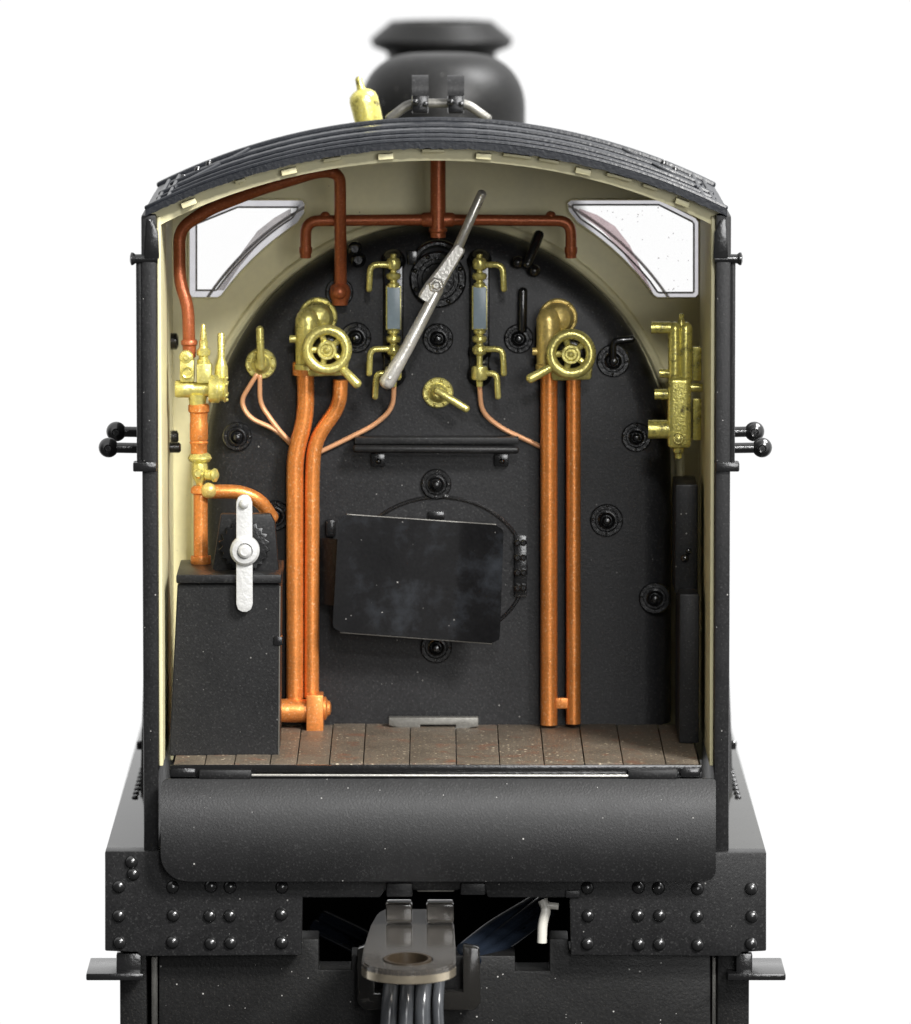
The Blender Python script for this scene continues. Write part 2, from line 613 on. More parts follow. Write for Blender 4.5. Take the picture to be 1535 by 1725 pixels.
# cream hoop under the roof's edge
mb = MB()
top, bot = [], []
for i in range(61):
    x = 253 + 964 * i / 60
    a = W(x, roof_y(x, 251), 8)
    b = W(x, roof_y(x, 272) + (abs(x - CX) / 480) ** 4 * 6, 8)
    top.append((a.x, a.z))
    bot.append((b.x, b.z))
mb.extrude_y(top + bot[::-1], 34, 80)
mb.build('roof_hoop', 'cream', roof)
for x, hw, dy in ((318, 13, 0), (487, 13, 0), (650, 13, 0), (815, 13, 0), (983, 13, 0), (1150, 12, 0), (872, 24, -6), (925, 17, -6), (1044, 22, -6), (1096, 13, -6), (560, 15, -6), (405, 9, -6), (730, 19, -6.5)):
    a = math.atan2(x - CX, ROOF_R)
    w = W(x, roof_y(x, 261 + dy), 4)
    hh = 5 if dy == 0 else 2.6
    m1 = MB()
    m1.box_w((-hw * K, 6 * K, -hh * K), (hw * K, 31 * K, hh * K), 1.5 * K)
    rot = Matrix.Rotation(a, 4, 'Y')
    for v in m1.bm.verts:
        v.co = rot @ v.co + w
    m1.build('hoop_tab', 'cream', roof)

# ---- cab front wall, with two windows
def mirror(pts):
    return [(2 * CX + 1 - p[0], p[1]) for p in pts]


def arc_between(x, y, rx, ry, a0, a1, n):
    return [(x + rx * math.cos(math.radians(a0 + (a1 - a0) * i / n)), y - ry * math.sin(math.radians(a0 + (a1 - a0) * i / n))) for i in range(n + 1)]


WF = 600.0
def arc_x(x):           # lower edge of the window, concentric with the firebox
    return 792 - 485 * math.sqrt(max(0.0, 1 - ((x - 738) / 458.0) ** 2))


win_r = [(962, 336), (1112, 336), (1172, 366), (1178, 374), (1178, 495), (1172, 502), (1108, 502), (1101, 498)] + \
        [(x, arc_x(x)) for x in (1088, 1070, 1050, 1030, 1010, 990, 972)] + [(957, 356), (955, 342)]
win_l = [(508, 336), (398, 336), (324, 366), (318, 374), (318, 495), (324, 502), (367, 502), (374, 498)] + \
        [(x, arc_x(x)) for x in (388, 405, 425, 445, 465, 485, 502)] + [(514, 358), (515, 342)]


def shrink(loop, d):
    cx = sum(p[0] for p in loop) / len(loop)
    cy = sum(p[1] for p in loop) / len(loop)
    n = len(loop)
    out = []
    for i in range(n):
        p0, p1, p2 = Vector(loop[i - 1]), Vector(loop[i]), Vector(loop[(i + 1) % n])
        e1 = (p1 - p0).normalized()
        e2 = (p2 - p1).normalized()
        n1 = Vector((-e1.y, e1.x))
        n2 = Vector((-e2.y, e2.x))
        c = Vector((cx, cy))
        if n1.dot(c - p1) < 0:
            n1 = -n1
        if n2.dot(c - p1) < 0:
            n2 = -n2
        b = (n1 + n2)
        b = b.normalized() * d / max(0.5, math.cos(n1.angle(n2) / 2)) if b.length > 1e-6 else n1 * d
        q = p1 + b
        out.append((q.x, q.y))
    return out


outer = [(272, 1280)] + [(x, roof_y(CX + (x - CX) / 0.954, 238) * 0.954 - 520 * 0.046 + 3) for x in [272 + 926 * i / 40 for i in range(41)]] + [(1198, 1280)]
mb = MB()
mb.plate(outer, [win_l, win_r], WF, CABF)
front = mb.build('cab_front', 'cream', root)
for loop, gm, lab in ((win_l, 'glass_clean', None), (win_r, 'glass_dusty', 'speckled window pane')):
    inner = shrink(loop, 13 if gm == 'glass_clean' else 9)
    mb = MB()
    rg = []
    for lp, Y in ((loop, WF - 5), (inner, WF - 5), (inner, CABF + 4), (loop, CABF + 4)):
        rg.append([mb.bm.verts.new(Vector((W(p[0], p[1], WF).x, Y * K, W(p[0], p[1], WF).z))) for p in lp])
    for q in range(4):
        A, B = rg[q], rg[(q + 1) % 4]
        for j in range(len(A)):
            mb.bm.faces.new((A[j], A[(j + 1) % len(A)], B[(j + 1) % len(A)], B[j]))
    mb.build('window_frame', 'glazing_edge', front)
    pts = [W(p[0], p[1], WF - 6) for p in inner]
    MB().sweep(pts, [1.7 * K] * len(pts), 8, closed=True).build('window_seal', 'bead', front)
    pts = [W(p[0], p[1], WF - 6) for p in loop]
    MB().sweep(pts, [1.9 * K] * len(pts), 8, closed=True).build('window_seal', 'cream', front)
    inner2 = shrink(loop, 12 if gm == 'glass_clean' else 8)
    o = MB().plate(inner2, [], WF + 8, WF + 12).build('window_pane', gm, front, lab)
# thin brace of moulded edge following the firebox, glazed behind each window
for a0, a1 in ((34, 66), (114, 146)):
    MB().arc_tube(738, 792, WF + 24, 476, 503, a0, a1, 2.6).build('window_bead', 'bead', front)

MB().plate([(976, 351), (1006, 362), (1036, 381), (1061, 413), (1081, 455), (1099, 490), (1090, 490), (1070, 455), (1044, 418), (1014, 388), (976, 360)], [], WF + 13.5, WF + 15).build('glass_crescent', 'rose_reflection', front)  # tinted sheet standing in for the copper's reflection in the pane
MB().plate([(490, 351), (462, 367), (434, 389), (411, 420), (364, 489), (377, 489), (404, 449), (430, 418), (460, 390), (490, 366)], [], WF + 13.5, WF + 15).build('glass_crescent', 'grey_tint', front)

# ---- backhead: arched black firebox end with a rounded flange
BH = 500.0


def bh_outline(d, n=48):
    pts = []
    x, y, rx, ry = 738, 792, 394 - d, 410 - d
    pts.append((x - rx, 1222))
    pts.append((x - rx, 1000))
    for i in range(n + 1):
        a = PI - PI * i / n
        pts.append((x + rx * math.cos(a), y - ry * math.sin(a)))
    pts.append((x + rx, 1000))
    pts.append((x + rx, 1222))
    return pts


mb = MB()
bm = mb.bm
rings = []
for d, dy in ((0, 100), (0, 62), (2, 44), (8, 27), (18, 13), (32, 4), (48, 0)):
    rings.append([bm.verts.new(Vector((W(p[0], p[1], BH).x, (BH + dy) * K, W(p[0], p[1], BH).z))) for p in bh_outline(d)])
n = len(rings[0])
for A, B in zip(rings, rings[1:]):
    for j in range(n):
        bm.faces.new((A[j], A[(j + 1) % n], B[(j + 1) % n], B[j]))
bm.faces.new(rings[-1])
backhead = mb.build('backhead', 'backhead', root)
# cream arch moulding round it
pts = [W(p[0], p[1], WF - 8) for p in bh_outline(-13)]
for q, p in zip(pts, bh_outline(-13)):
    q.y = (WF - 6) * K
MB().sweep(pts, [9 * K] * len(pts), 10).build('arch_moulding', 'cream', front)

# ---- floor
mb = MB()
edges = [292, 345, 395, 455, 500, 555, 612, 690, 769, 842, 917, 985, 1050, 1122, 1178]
zf = W(735, 1286, 0).z
for a, b in zip(edges, edges[1:]):
    xa, xb = wx(a + 0.8, 1286), wx(b - 0.8, 1286)
    j = random.uniform(-1.2, 1.2) * K
    mb.box_w((xa, -6 * K, zf - 9.5 * K), (xb, 505 * K, zf + j), 1.4 * K)
floor = mb.build('plank_floor', 'planks', root)
MB().box(287, 1183, 1296, 1318, -5.5, 500, 1.5).build('floor_base', 'fittings', floor)
MB().box(287, 1183, 1288.5, 1301, -13, -6.5, 2).build('floor_edge', 'fittings', floor)
MB().plate([(655, 1209), (806, 1209), (806, 1224), (792, 1226), (770, 1238), (700, 1238), (672, 1226), (655, 1222)],
           [(lambda: [(708, 1221), (768, 1221), (768, 1226), (708, 1226)])()], 455, 480, bev=2).build('firehole_step', 'steel', floor)

# ---- cab sides
for sgn in (-1, 1):
    def X(px):
        return px if sgn < 0 else 2 * CX - px - 0
    xo, xi = X(240), X(265.5)
    lo, hi = min(xo, xi), max(xo, xi)
    zb = W(CX, 1437, 0).z
    zt = W(CX, 372, 0).z
    zeave = W(245 + 18, roof_y(245 + 18, 250), 0).z
    mb = MB()
    # the outer sheet: thin, with a heavier rear edge
    mb.box_w((wx(lo), 0, zb), (wx(hi), CABF * K, zeave - 6 * K), 4.5 * K)
    side = mb.build('cab_side', 'black', root)
    x2, x3 = X(266), X(272.5)
    lo2, hi2 = min(x2, x3), max(x2, x3)
    MB().box_w((wx(lo2), 26 * K, zf - 8 * K), (wx(hi2), (WF - 1) * K, zeave - 10 * K), 2.2 * K).build('cream_lining', 'cream', side)
    # shaped corner where the side meets the roof
    pg = [(X(247), 368), (X(258), 372), (X(266), 392), (X(268), 436), (X(243), 436)]
    MB().plate(pg, [], -3, 30, bev=2).build('eave_gusset', 'fittings', side)
    # outer hand pillar with its end lugs
    MB().box(min(X(230.5), X(240.2)), max(X(230.5), X(240.2)), 434, 790, 6, 30, 4).build('hand_pillar', 'black', side)
    MB().lathe(X(262), 436, 6, [(-4, 8), (34, 8), (38, 11), (41, 11), (43, 6)], axis=(-sgn * -1.0, 0, 0), seg=16).build('pillar_lug', 'fittings', side)
    MB().box(min(X(224), X(264)), max(X(224), X(264)), 779, 795, -6, 26, 3).build('pillar_lug', 'fittings', side)
# bolts seen inside on the left
cs = bpy.data.objects['cab_side']
for (x, y, Y, r) in ((300, 736, 470, 11), (304, 754, 400, 9), (300, 575, 480, 14)):
    MB().lathe(x - 6, y, Y, [(-12, r), (4, r), (7, r * 0.6)], axis=(1, 0, 0), seg=16).build('side_bolt', 'fittings', cs)

# ---- ball ended brackets outside the cab
for sgn in (-1, 1):
    def X(px):
        return px if sgn < 0 else 2 * CX - px - 3
    for (bx, by, Y) in ((196, 727, 240), (183, 754, 120)):
        mb = MB()
        mb.tube([(X(246), by + 1, Y), (X(bx), by, Y)], 9, caps='flat')
        kn = mb.build('bracket', 'fittings', root)
        prof = [(-17 * math.cos(PI * i / 12), 17 * math.sin(PI * i / 12)) for i in range(11)] + [(17, 7), (12, 5)]
        MB().lathe(X(bx), by, Y, prof).build('bracket_ball', 'fittings', kn)
        MB().lathe(X(240), by + 1, Y, [(0, 13), (5, 13), (8, 9)], axis=(sgn, 0, 0)).build('bracket_collar', 'fittings', kn)

# ---- black plugs and flanges on the backhead
def plug(x, y, r, name='washout_plug'):
    mb = MB()
    Y = BH + 1
    prof = [(0, r), (5, r), (8, r - 2), (8, r * 0.72), (3.5, r * 0.66), (3.5, r * 0.55), (11, r * 0.52), (13, r * 0.45), (9, r * 0.33), (9, r * 0.30),
            (20, r * 0.27), (24, r * 0.17), (25, 0.2)]
    mb.lathe(x, y, Y, prof, seg=28)
    o = mb.build(name, 'fittings', backhead)
    for k in range(4):
        a = PI / 2 * k + 0.05
        MB().dome(x + r * 0.83 * math.cos(a), y + r * 0.83 * math.sin(a), Y - 7, 2.6, 3.2).build('stud', 'fittings', backhead)
    return o


for x, y, r in ((738, 570, 26), (600, 568, 26), (735, 815, 26), (1022, 876, 28), (1103, 1007, 27), (735, 1090, 27), (400, 735, 25),
                (1072, 736, 25), (874, 570, 25), (1033, 607, 28), (463, 868, 26), (572, 492, 24)):
    plug(x, y, r)
# lever handles on two of them
MB().tube([(880, 555, BH - 14), (881, 490, BH - 14)], 8).build('black_handle', 'fittings', backhead)
MB().tube([(1033, 612, BH - 18), (1033, 574, BH - 20), (1066, 571, BH - 20)], 6, bend=12).build('black_handle', 'fittings', backhead)
# regulator gland and its studs
mb = MB()
mb.lathe(738, 470, BH + 1, [(0, 48), (8, 48), (11, 45), (11, 36), (6, 34), (6, 28), (14, 26), (14, 14), (30, 12), (60, 10)], seg=40)
gland = mb.build('regulator_gland', 'fittings', backhead)
for k in range(8):
    a = PI / 4 * k + 0.35
    MB().dome(738 + 41 * math.cos(a), 470 + 41 * math.sin(a), BH - 9, 4.5, 5).build('stud', 'fittings', backhead)
MB().arc_tube(738, 462, BH - 2, 46, 52, 35, 150, 7).build('gland_clip', 'fittings', backhead)
MB().box(686, 703, 422, 446, BH - 12, BH + 2, 3).build('gland_clip', 'fittings', backhead)
# bracket top right, and small valve top left
mb = MB()
mb.tube([(908, 395, BH + 10), (888, 446, BH - 14)], 9)
mb.build('black_bracket', 'fittings', backhead)
for x, y in ((872, 442), (900, 456)):
    MB().ball(x, y, BH - 12, 11).build('bracket_nut', 'fittings', backhead)
for x, y, r in ((598, 418, 12), (604, 437, 13)):
    MB().lathe(x, y, BH + 3, [(0, r), (10, r), (14, r * 0.7), (20, r * 0.5)]).build('small_plug', 'fittings', backhead)

# firehole ring, hinge strap, latch
MB().arc_tube(740, 958, BH - 1, 146, 121, -60, 240, 3.2, n=80).build('firehole_ring', 'fittings', backhead)
mb = MB()
for e in (0,):
    pts = arc_between(740, 958, 141, 116, 0, 360, 60)[:-1]
    mb.plate(pts, [], BH - 2, BH + 2)
mb.build('firehole_plate', 'backhead', backhead)
strap = MB().box(866, 888, 902, 1006, BH - 9, BH + 2, 2.5).build('hinge_strap', 'fittings', backhead)
for y in (914, 939, 964, 990):
    for dx in (-5, 5):
        MB().lathe(877 + dx, y, BH - 9, [(0, 6.2), (6, 6.2), (8, 3.5)], seg=6).build('strap_nut', 'fittings', backhead)
MB().box(721, 749, 862, 876, BH - 8, BH + 1, 2.5).build('firehole_latch', 'fittings', backhead)
MB().box(549, 566, 876, 905, BH - 20, BH + 1, 4).build('door_pivot', 'fittings', backhead)

# ---- shelf
mb = MB()
mb.box(598, 874, 737, 748, BH - 40, BH + 1, 2)
shelf = mb.build('shelf', 'black', root)
MB().tube([(600, 756, BH - 42), (870, 758, BH - 42)], 6.5).build('shelf_lip', 'black', shelf)
for x in (637, 845):
    MB().box(x - 12, x + 12, 763, 786, BH - 12, BH + 1, 3).build('shelf_bracket', 'fittings', shelf)
    MB().dome(x + 1, 777, BH - 12, 5, 6).build('bracket_bolt', 'fittings', shelf)

# ---- swung firehole door
def door_fn(u, v):
    rv, ru = 0.07, 0.05
    vv = abs(v * 2 - 1)
    k = 0.0
    if vv > 1 - 2 * rv:
        q = (vv - (1 - 2 * rv)) / (2 * rv)
        k = ru * (1 - math.sqrt(max(0, 1 - q * q)))
    uu = k + u * (1 - 2 * k)
    tl, tr, bl, br = (571, 866), (849, 885), (560, 1064), (842, 1085)
    x = (tl[0] * (1 - uu) + tr[0] * uu) * (1 - v) + (bl[0] * (1 - uu) + br[0] * uu) * v
    y = (tl[1] * (1 - uu) + tr[1] * uu) * (1 - v) + (bl[1] * (1 - uu) + br[1] * uu) * v
    Y = 414 + 9 * uu - 6 * v
    if uu > 0.74:
        Y -= 55 * (uu - 0.74)
    Y += 1.5 * math.sin(uu * 9 + v * 2)
    return x, y, Y


door = MB().sheet(door_fn, 44, 28, 5).build('firehole_door', 'sheet', root, 'plain blackened plate hung askew over the firehole')


for vv in (0.0, 1.0):
    pts = []
    for i in range(31):
        x, y, Y = door_fn(i / 30, vv)
        pts.append(W(x, y, Y - 0.3 + 2.0))
    MB().sweep(pts, [1.5 * K] * 31, 8).build('worn_edge', 'steel', door)


def tab_fn(u, v):
    return 538 + 50 * u, 906 + 112 * v + 4 * u, 476 - 44 * u


MB().sheet(tab_fn, 6, 8, 4).build('door_hinge_tab', 'black', door)

# ---- regulator lever
mb = MB()
mb.tube([(812, 326, 395, 8), (772, 416, 393, 8.5)], seg=14)
mb.tube([(738, 488, 390, 9.5), (684, 590, 385, 11), (652, 644, 382, 14)], seg=16, bend=10)
# flat middle block
c0, c1 = W(776, 416, 392), W(716, 506, 392)
d = (c1 - c0)
Ln = d.length
d.normalize()
nrm = Vector((0, -1, 0))
sd = d.cross(nrm).normalized()
for p, hw in (((0.0, 0.55), (8.5, 13)), ((0.55, 1.0), (13, 15))):
    pass
vs = []
for t, hw in ((0.0, 9), (0.03, 10.5), (0.45, 12.5), (0.78, 16), (0.97, 15), (1.0, 13)):
    row = []
    for s_, dd in ((-1, -8), (-0.75, -11), (0.75, -11), (1, -8), (1, 9), (-1, 9)):
        row.append(mb.bm.verts.new(c0 + d * Ln * t + sd * hw * s_ * K + Vector((0, dd * K, 0))))
    vs.append(row)
for A, B in zip(vs, vs[1:]):
    for j in range(6):
        mb.bm.faces.new((A[j], A[(j + 1) % 6], B[(j + 1) % 6], B[j]))
mb.bm.faces.new(list(reversed(vs[0])))
mb.bm.faces.new(vs[-1])
reg = mb.build('regulator_lever', 'silver', root)
MB().lathe(735, 480, 384, [(0, 14), (4, 14), (7, 11), (7, 9), (13, 8), (15, 5)], seg=6).build('lever_nut', 'silver', reg)
MB().ball(656, 637, 372, 5).build('lever_pin', 'silver', reg)
MB().dome(813, 328, 388, 5, 4).build('lever_pin', 'silver', reg)
MB().lathe(738, 478, BH, [(0, 11), (104, 11)], seg=16).build('lever_shaft', 'fittings', reg)

# ---- water gauges
def water_gauge(x, sgn, lower):
    Y = BH - 42
    mb = MB()
    mb.plate([(x - 13, 482), (x + 13, 482), (x + 13, 556), (x - 13, 556)], [], Y - 5, Y + 18, bev=2)
    body = mb.build('water_gauge', 'brass', root)
    MB().box(x - 10.5, x + 11.5, 483.5, 554.5, Y - 8, Y - 2, 1.5).build('gauge_face', 'gauge', body)
    mb = MB()
    mb.lathe(x, 428, Y, [(0, 5), (6, 5), (8, 10), (12, 12), (20, 12), (25, 10), (27, 5), (31, 5), (33, 11), (37, 13), (42, 11), (44, 6), (48, 6), (50, 10), (56, 10)], axis=(0, 0, -1), seg=18)
    mb.build('upper_cock', 'brass', body)
    mb = MB()
    pr = [(0, 10), (5, 10), (7, 6), (9, 6), (11, 12), (16, 13), (20, 11), (22, 6), (25, 6), (28, 11), (34, 13), (40, 11), (44, 5), (60, 5)]
    if lower:
        pr += [(62, 13), (66, 14), (80, 14), (84, 12), (86, 6), (96, 5)]
    else:
        pr += [(62, 13), (66, 14), (80, 14), (84, 12), (86, 6), (96, 5)]
    mb.lathe(x, 556, Y, pr, axis=(0, 0, -1), seg=18)
    mb.build('lower_cock', 'brass', body)
    for (hy, dx1, dx2, dy) in ((446, 26, 39, 42), (588, 26, 39, 42), (629, 18, 29, 40)):
        MB().tube([(x + sgn * 8, hy, Y - 4), (x + sgn * dx2, hy, Y - 6), (x + sgn * (dx2 + 2), hy + dy, Y - 6)], 5.2, bend=13, seg=12).build('cock_handle', 'brass', body)
    MB().box(x - 17, x + 17, 430, 642, BH - 16, BH + 1, 6, 3).build('gauge_backing', 'fittings', body)
    # black seatings behind
    for yy, r in ((440, 21), (592, 20), (630, 21)):
        MB().lathe(x, yy, BH + 2, [(0, r), (10, r), (16, r * 0.8), (40, 8)], seg=24).build('cock_seating', 'fittings', body)
    return body


water_gauge(663, -1, False)
water_gauge(808, 1, True)

# ---- thin copper drain pipes
PD = BH - 10
for pts in ([(664, 650, BH - 34), (662, 688, BH - 20), (632, 716, PD), (534, 764, PD + 2)],
            [(808, 650, BH - 34), (811, 694, BH - 20), (842, 720, PD), (910, 752, PD + 2)]):
    MB().tube(pts, 4.2, bend=24, seg=10).build('drain_pipe', 'wire_copper', root)
for pts in ([(432, 632, BH - 26), (405, 676, PD - 4), (420, 704, PD - 4), (466, 724, PD - 4), (492, 750, PD)],
            [(438, 634, BH - 26), (438, 680, PD - 6), (468, 722, PD - 8), (492, 748, PD - 4)]):
    MB().tube(pts, 4.0, bend=18, seg=10).build('drain_pipe', 'wire_copper', root)

# ---- small brass valves
def brass_valve(x, y, r, hpts, hr):
    mb = MB()
    mb.lathe(x, y, BH + 1, [(0, r), (7, r), (9, r - 2), (9, r * 0.66), (14, r * 0.62), (16, r * 0.5), (22, r * 0.4), (30, r * 0.34), (33, r * 0.2)], seg=28)
    v = mb.build('brass_valve', 'brass', root)
    for k in range(8):
        a = PI / 4 * k + 0.3
        MB().dome(x + r * 0.82 * math.cos(a), y + r * 0.82 * math.sin(a), BH - 8, 2.8, 3.5).build('flange_stud', 'brass', v)
    MB().tube(hpts, hr, bend=10, seg=12).build('valve_handle', 'brass', v)
    return v


brass_valve(738, 661, 26, [(736, 658, BH - 34), (786, 689, BH - 40)], 6.5)
brass_valve(440, 612, 26, [(440, 620, BH - 30), (438, 554, BH - 34)], 6.5)

# ---- steam valves with handwheels
def steam_valve(cx, cap, wheel, hs, he, nub, m2, mcap):
    Y = BH - 46
    mb = MB()
    mb.lathe(cx, 622, Y, [(0, 22), (8, 22), (10, 20), (70, 20.5), (84, 20.5), (94, 17), (101, 11), (104, 4)], axis=(0, 0, 1), seg=24)
    v = mb.build('steam_valve', mcap, root)
    MB().lathe(cap[0], cap[1], BH + 1, [(0, 33), (6, 33), (9, 31), (9, 28), (16, 27), (30, 25), (42, 20), (48, 10), (50, 1)], seg=32).build('valve_elbow', mcap, v)
    for k in range(6):
        a = PI / 3 * k + 0.2
        MB().dome(cap[0] + 28 * math.cos(a), cap[1] + 28 * math.sin(a), BH - 10, 3, 3.5).build('flange_stud', mcap, v)
    MB().tube([(cx, nub[1], Y), (nub[0], nub[1], Y)], 6.5, caps='flat').build('valve_nub', mcap, v)
    # body behind the wheel
    pg = [(wheel[0] - 38, wheel[1] + 10), (wheel[0] - 20, wheel[1] - 34), (wheel[0] + 22, wheel[1] - 36), (wheel[0] + 40, wheel[1] - 4), (wheel[0] + 34, wheel[1] + 44), (wheel[0] - 32, wheel[1] + 46)]
    MB().plate(pg, [], Y - 14, Y + 22, bev=6).build('valve_body', m2, v)
    YW = Y - 44
    wx, wy = wheel
    mb = MB()
    mb.torus(wx, wy, YW, 33.5, 9, tilt=-0.06)
    for k in range(5):
        a = 2 * PI * k / 5 + 0.6
        mb.tube([(wx + 12 * math.cos(a), wy + 12 * math.sin(a), YW + 9), (wx + 31 * math.cos(a), wy + 31 * math.sin(a), YW + 6)], 5.5, seg=8)
    mb.lathe(wx, wy, YW + 8, [(0, 17), (10, 17), (15, 15.5), (15, 11.5), (9, 9.5), (9, 5.5), (15, 5), (18, 2)], seg=24)
    mb.build('handwheel', 'brass', v)
    MB().lathe(wx, wy, YW + 7, [(0, 9), (-40, 9)], seg=14).build('wheel_spindle', m2, v)
    MB().lathe(wx, wy, YW + 22, [(-6, 31), (0, 31), (2, 28)], seg=28).build('wheel_washer', 'fittings', v)
    MB().tube([(hs[0], hs[1], YW + 3), (he[0], he[1], YW - 8, 8.2)], 7.5, seg=12).build('wheel_handle', 'brass', v)
    return v


steam_valve(518, (536, 533), (551, 589), (576, 620), (602, 647), (488, 571), 'brass', 'brass')
steam_valve(924, (940, 535), (962, 596), (930, 618), (893, 638), (897, 592), 'brass', 'bronze')

# ---- thick copper pipes
YP = BH - 34
MB().tube([(515, 608, YP), (515, 705, YP), (497, 765, YP), (497, 1215, YP)], 14.5, bend=45, seg=20, caps='flat').build('feed_pipe', 'copper', root)
MB().tube([(574, 640, YP), (572, 683, YP), (530, 742, YP), (526, 800, YP), (525, 1175, YP)], 12.5, bend=30, seg=20, caps='flat').build('feed_pipe', 'copper', root)
MB().lathe(512, 632, YP - 2, [(0, 18), (3, 19), (20, 19), (23, 18)], axis=(0, 0, 1)).build('pipe_collar', 'copper', root)
MB().tube([(925, 600, YP, 14.5), (925, 1221, YP, 14.5)], seg=20, caps='flat').build('feed_pipe', 'copper', root)
MB().tube([(966, 620, YP, 12.5), (966, 1219, YP, 12.5)], seg=20, caps='flat').build('feed_pipe', 'copper', root)
MB().box(934, 958, 1176, 1194, YP - 8, YP + 8, 2).build('pipe_clip', 'copper', root)
mb = MB()
mb.tube([(440, 1197, YP - 18), (520, 1197, YP - 18)], 20, seg=24, caps='flat')
cross = mb.build('cross_pipe', 'copper', root)
MB().box(516, 545, 1171, 1233, YP - 46, YP + 8, 4).build('pipe_nut', 'copper', cross)
MB().lathe(543, 1193, YP - 18, [(0, 20), (6, 20), (9, 14), (13, 12), (15, 6)], axis=(1, 0, 0)).build('pipe_cap', 'copper', cross)

# ---- overhead manifold
YM = BH - 25
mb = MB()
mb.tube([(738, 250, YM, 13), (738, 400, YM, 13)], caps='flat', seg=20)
man = mb.build('manifold_pipe', 'shaded_copper', root)
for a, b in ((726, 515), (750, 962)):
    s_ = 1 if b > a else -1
    MB().tube([(a, 370, YM), (b, 372, YM), (b, 434, YM + 6)], 9.5, bend=24, seg=16, caps='flat').build('manifold_branch', 'shaded_copper', man)
    MB().lathe(b, 432, YM + 5, [(0, 8.5), (8, 11), (16, 11)], axis=(0, 0, 1), seg=16).build('branch_collar', 'shaded_copper', man)
    MB().lathe(738 + s_ * 10, 370, YM, [(0, 12.5), (14, 12), (18, 10)], axis=(s_, 0, 0), seg=18).build('branch_collar', 'shaded_copper', man)
MB().lathe(738, 384, YM, [(0, 15.5), (5, 15.5), (8, 13)], axis=(0, 0, -1), seg=18).build('branch_collar', 'shaded_copper', man)
MB().ball(928, 364, YM + 4, 9).build('branch_boss', 'shaded_copper', man)
MB().ball(548, 365, YM + 4, 9).build('branch_boss', 'shaded_copper', man)

# ---- long pipe from the left valve group up round the roof and down to the backhead
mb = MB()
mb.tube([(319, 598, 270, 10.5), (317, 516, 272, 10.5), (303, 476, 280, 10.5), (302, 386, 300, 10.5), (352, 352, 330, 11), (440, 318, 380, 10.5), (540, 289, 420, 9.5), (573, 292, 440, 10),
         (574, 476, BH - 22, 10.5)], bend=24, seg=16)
rp = mb.build('steam_pipe', 'shaded_copper', root)
MB().lathe(573, 478, BH - 22, [(0, 11), (3, 15), (12, 18), (22, 17), (28, 14), (36, 13)], axis=(0, 0, -1), seg=18).build('pipe_union', 'shaded_copper', rp)
MB().ball(572, 492, BH - 34, 13).build('pipe_union', 'shaded_copper', rp)
MB().lathe(319, 572, 270, [(0, 12), (3, 14), (8, 14), (11, 11.5), (30, 11)], axis=(0, 0, -1), seg=16).build('pipe_union', 'shaded_copper', rp)

# ---- left group of brass cocks (injector)
YI = 265
mb = MB()
mb.box(303, 327, 606, 644, YI - 22, YI + 18, 4)
inj = mb.build('injector', 'brass', root)
MB().lathe(314, 601, YI - 14, [(0, 12), (6, 12), (9, 10), (10, 5), (13, 4)], seg=18).build('injector_cap', 'brass', inj)
MB().lathe(316, 627, YI - 18, [(0, 10.5), (7, 10.5), (9, 9), (8, 7), (3, 6.5)], seg=20).build('injector_port', 'brass', inj)
MB().box(331, 356, 613, 646, YI - 24, YI + 16, 4).build('injector_block', 'brass', inj)
MB().lathe(295, 655, YI - 6, [(0, 13), (3, 15), (24, 15), (27, 13), (34, 12), (58, 14)], axis=(1, 0, 0), seg=20).build('injector_barrel', 'brass', inj)
MB().lathe(352, 655, YI - 8, [(0, 22), (3, 24), (17, 24), (19, 21), (24, 21), (27, 24), (29, 22), (32, 10)], axis=(1, 0, 0), seg=24).build('injector_cover', 'brass', inj)
for k in range(6):
    a = PI / 3 * k
    q = W(378, 655, YI - 8) + Vector((0, math.sin(a), math.cos(a))) * 19 * K
    MB().lathe_w(q, [(0, 3.5), (5, 3.5), (7, 2)], (1, 0, 0), 10, K).build('cover_stud', 'brass', inj)
MB().lathe(343, 614, YI - 4, [(0, 11), (8, 11), (9, 8), (14, 8), (16, 11.5), (24, 12), (28, 8), (30, 7), (40, 7.5), (42, 5.5), (54, 5.5), (58, 4), (66, 4), (69, 2)], axis=(0, 0, 1), seg=18).build('injector_spindle', 'brass', inj)
MB().lathe(373, 636, YI + 4, [(0, 12), (18, 11), (28, 8), (32, 6.2), (74, 6.2), (76, 5)], axis=(0, 0, 1), seg=16).build('injector_rod', 'brass', inj)
MB().lathe(333, 664, YI - 2, [(0, 17), (10, 15), (22, 13)], axis=(0, 0, -1), seg=18).build('injector_cone', 'brass', inj)
mb = MB()
mb.lathe(335, 680, YI, [(0, 15), (3, 18), (13, 18), (16, 15), (30, 14.5), (34, 15.5), (60, 15.5), (63, 14), (66, 16), (70, 14), (84, 14)], axis=(0, 0, -1), seg=22)
rise = mb.build('riser_pipe', 'copper', root)
mb = MB()
mb.lathe(337, 762, YI, [(0, 12), (4, 18), (10, 21), (15, 18), (18, 13), (36, 14), (44, 12), (50, 8), (56, 6)], axis=(0, 0, -1), seg=10)
mb.build('riser_cock', 'brass', rise)
MB().lathe(348, 800, YI - 8, [(0, 9), (10, 9), (14, 12), (18, 11), (22, 4)], axis=(1, -0.4, 0), seg=14).build('cock_cap', 'brass', rise)
MB().lathe(334, 797, YI - 10, [(0, 9), (8, 9), (12, 6), (16, 5)], seg=12).build('cock_cap', 'brass', rise)
MB().lathe(338, 818, YI, [(0, 11), (4, 16), (12, 17), (15, 12), (120, 12), (120, 17), (131, 17.5), (134, 16)], axis=(0, 0, -1), seg=22).build('lower_riser', 'copper', rise)
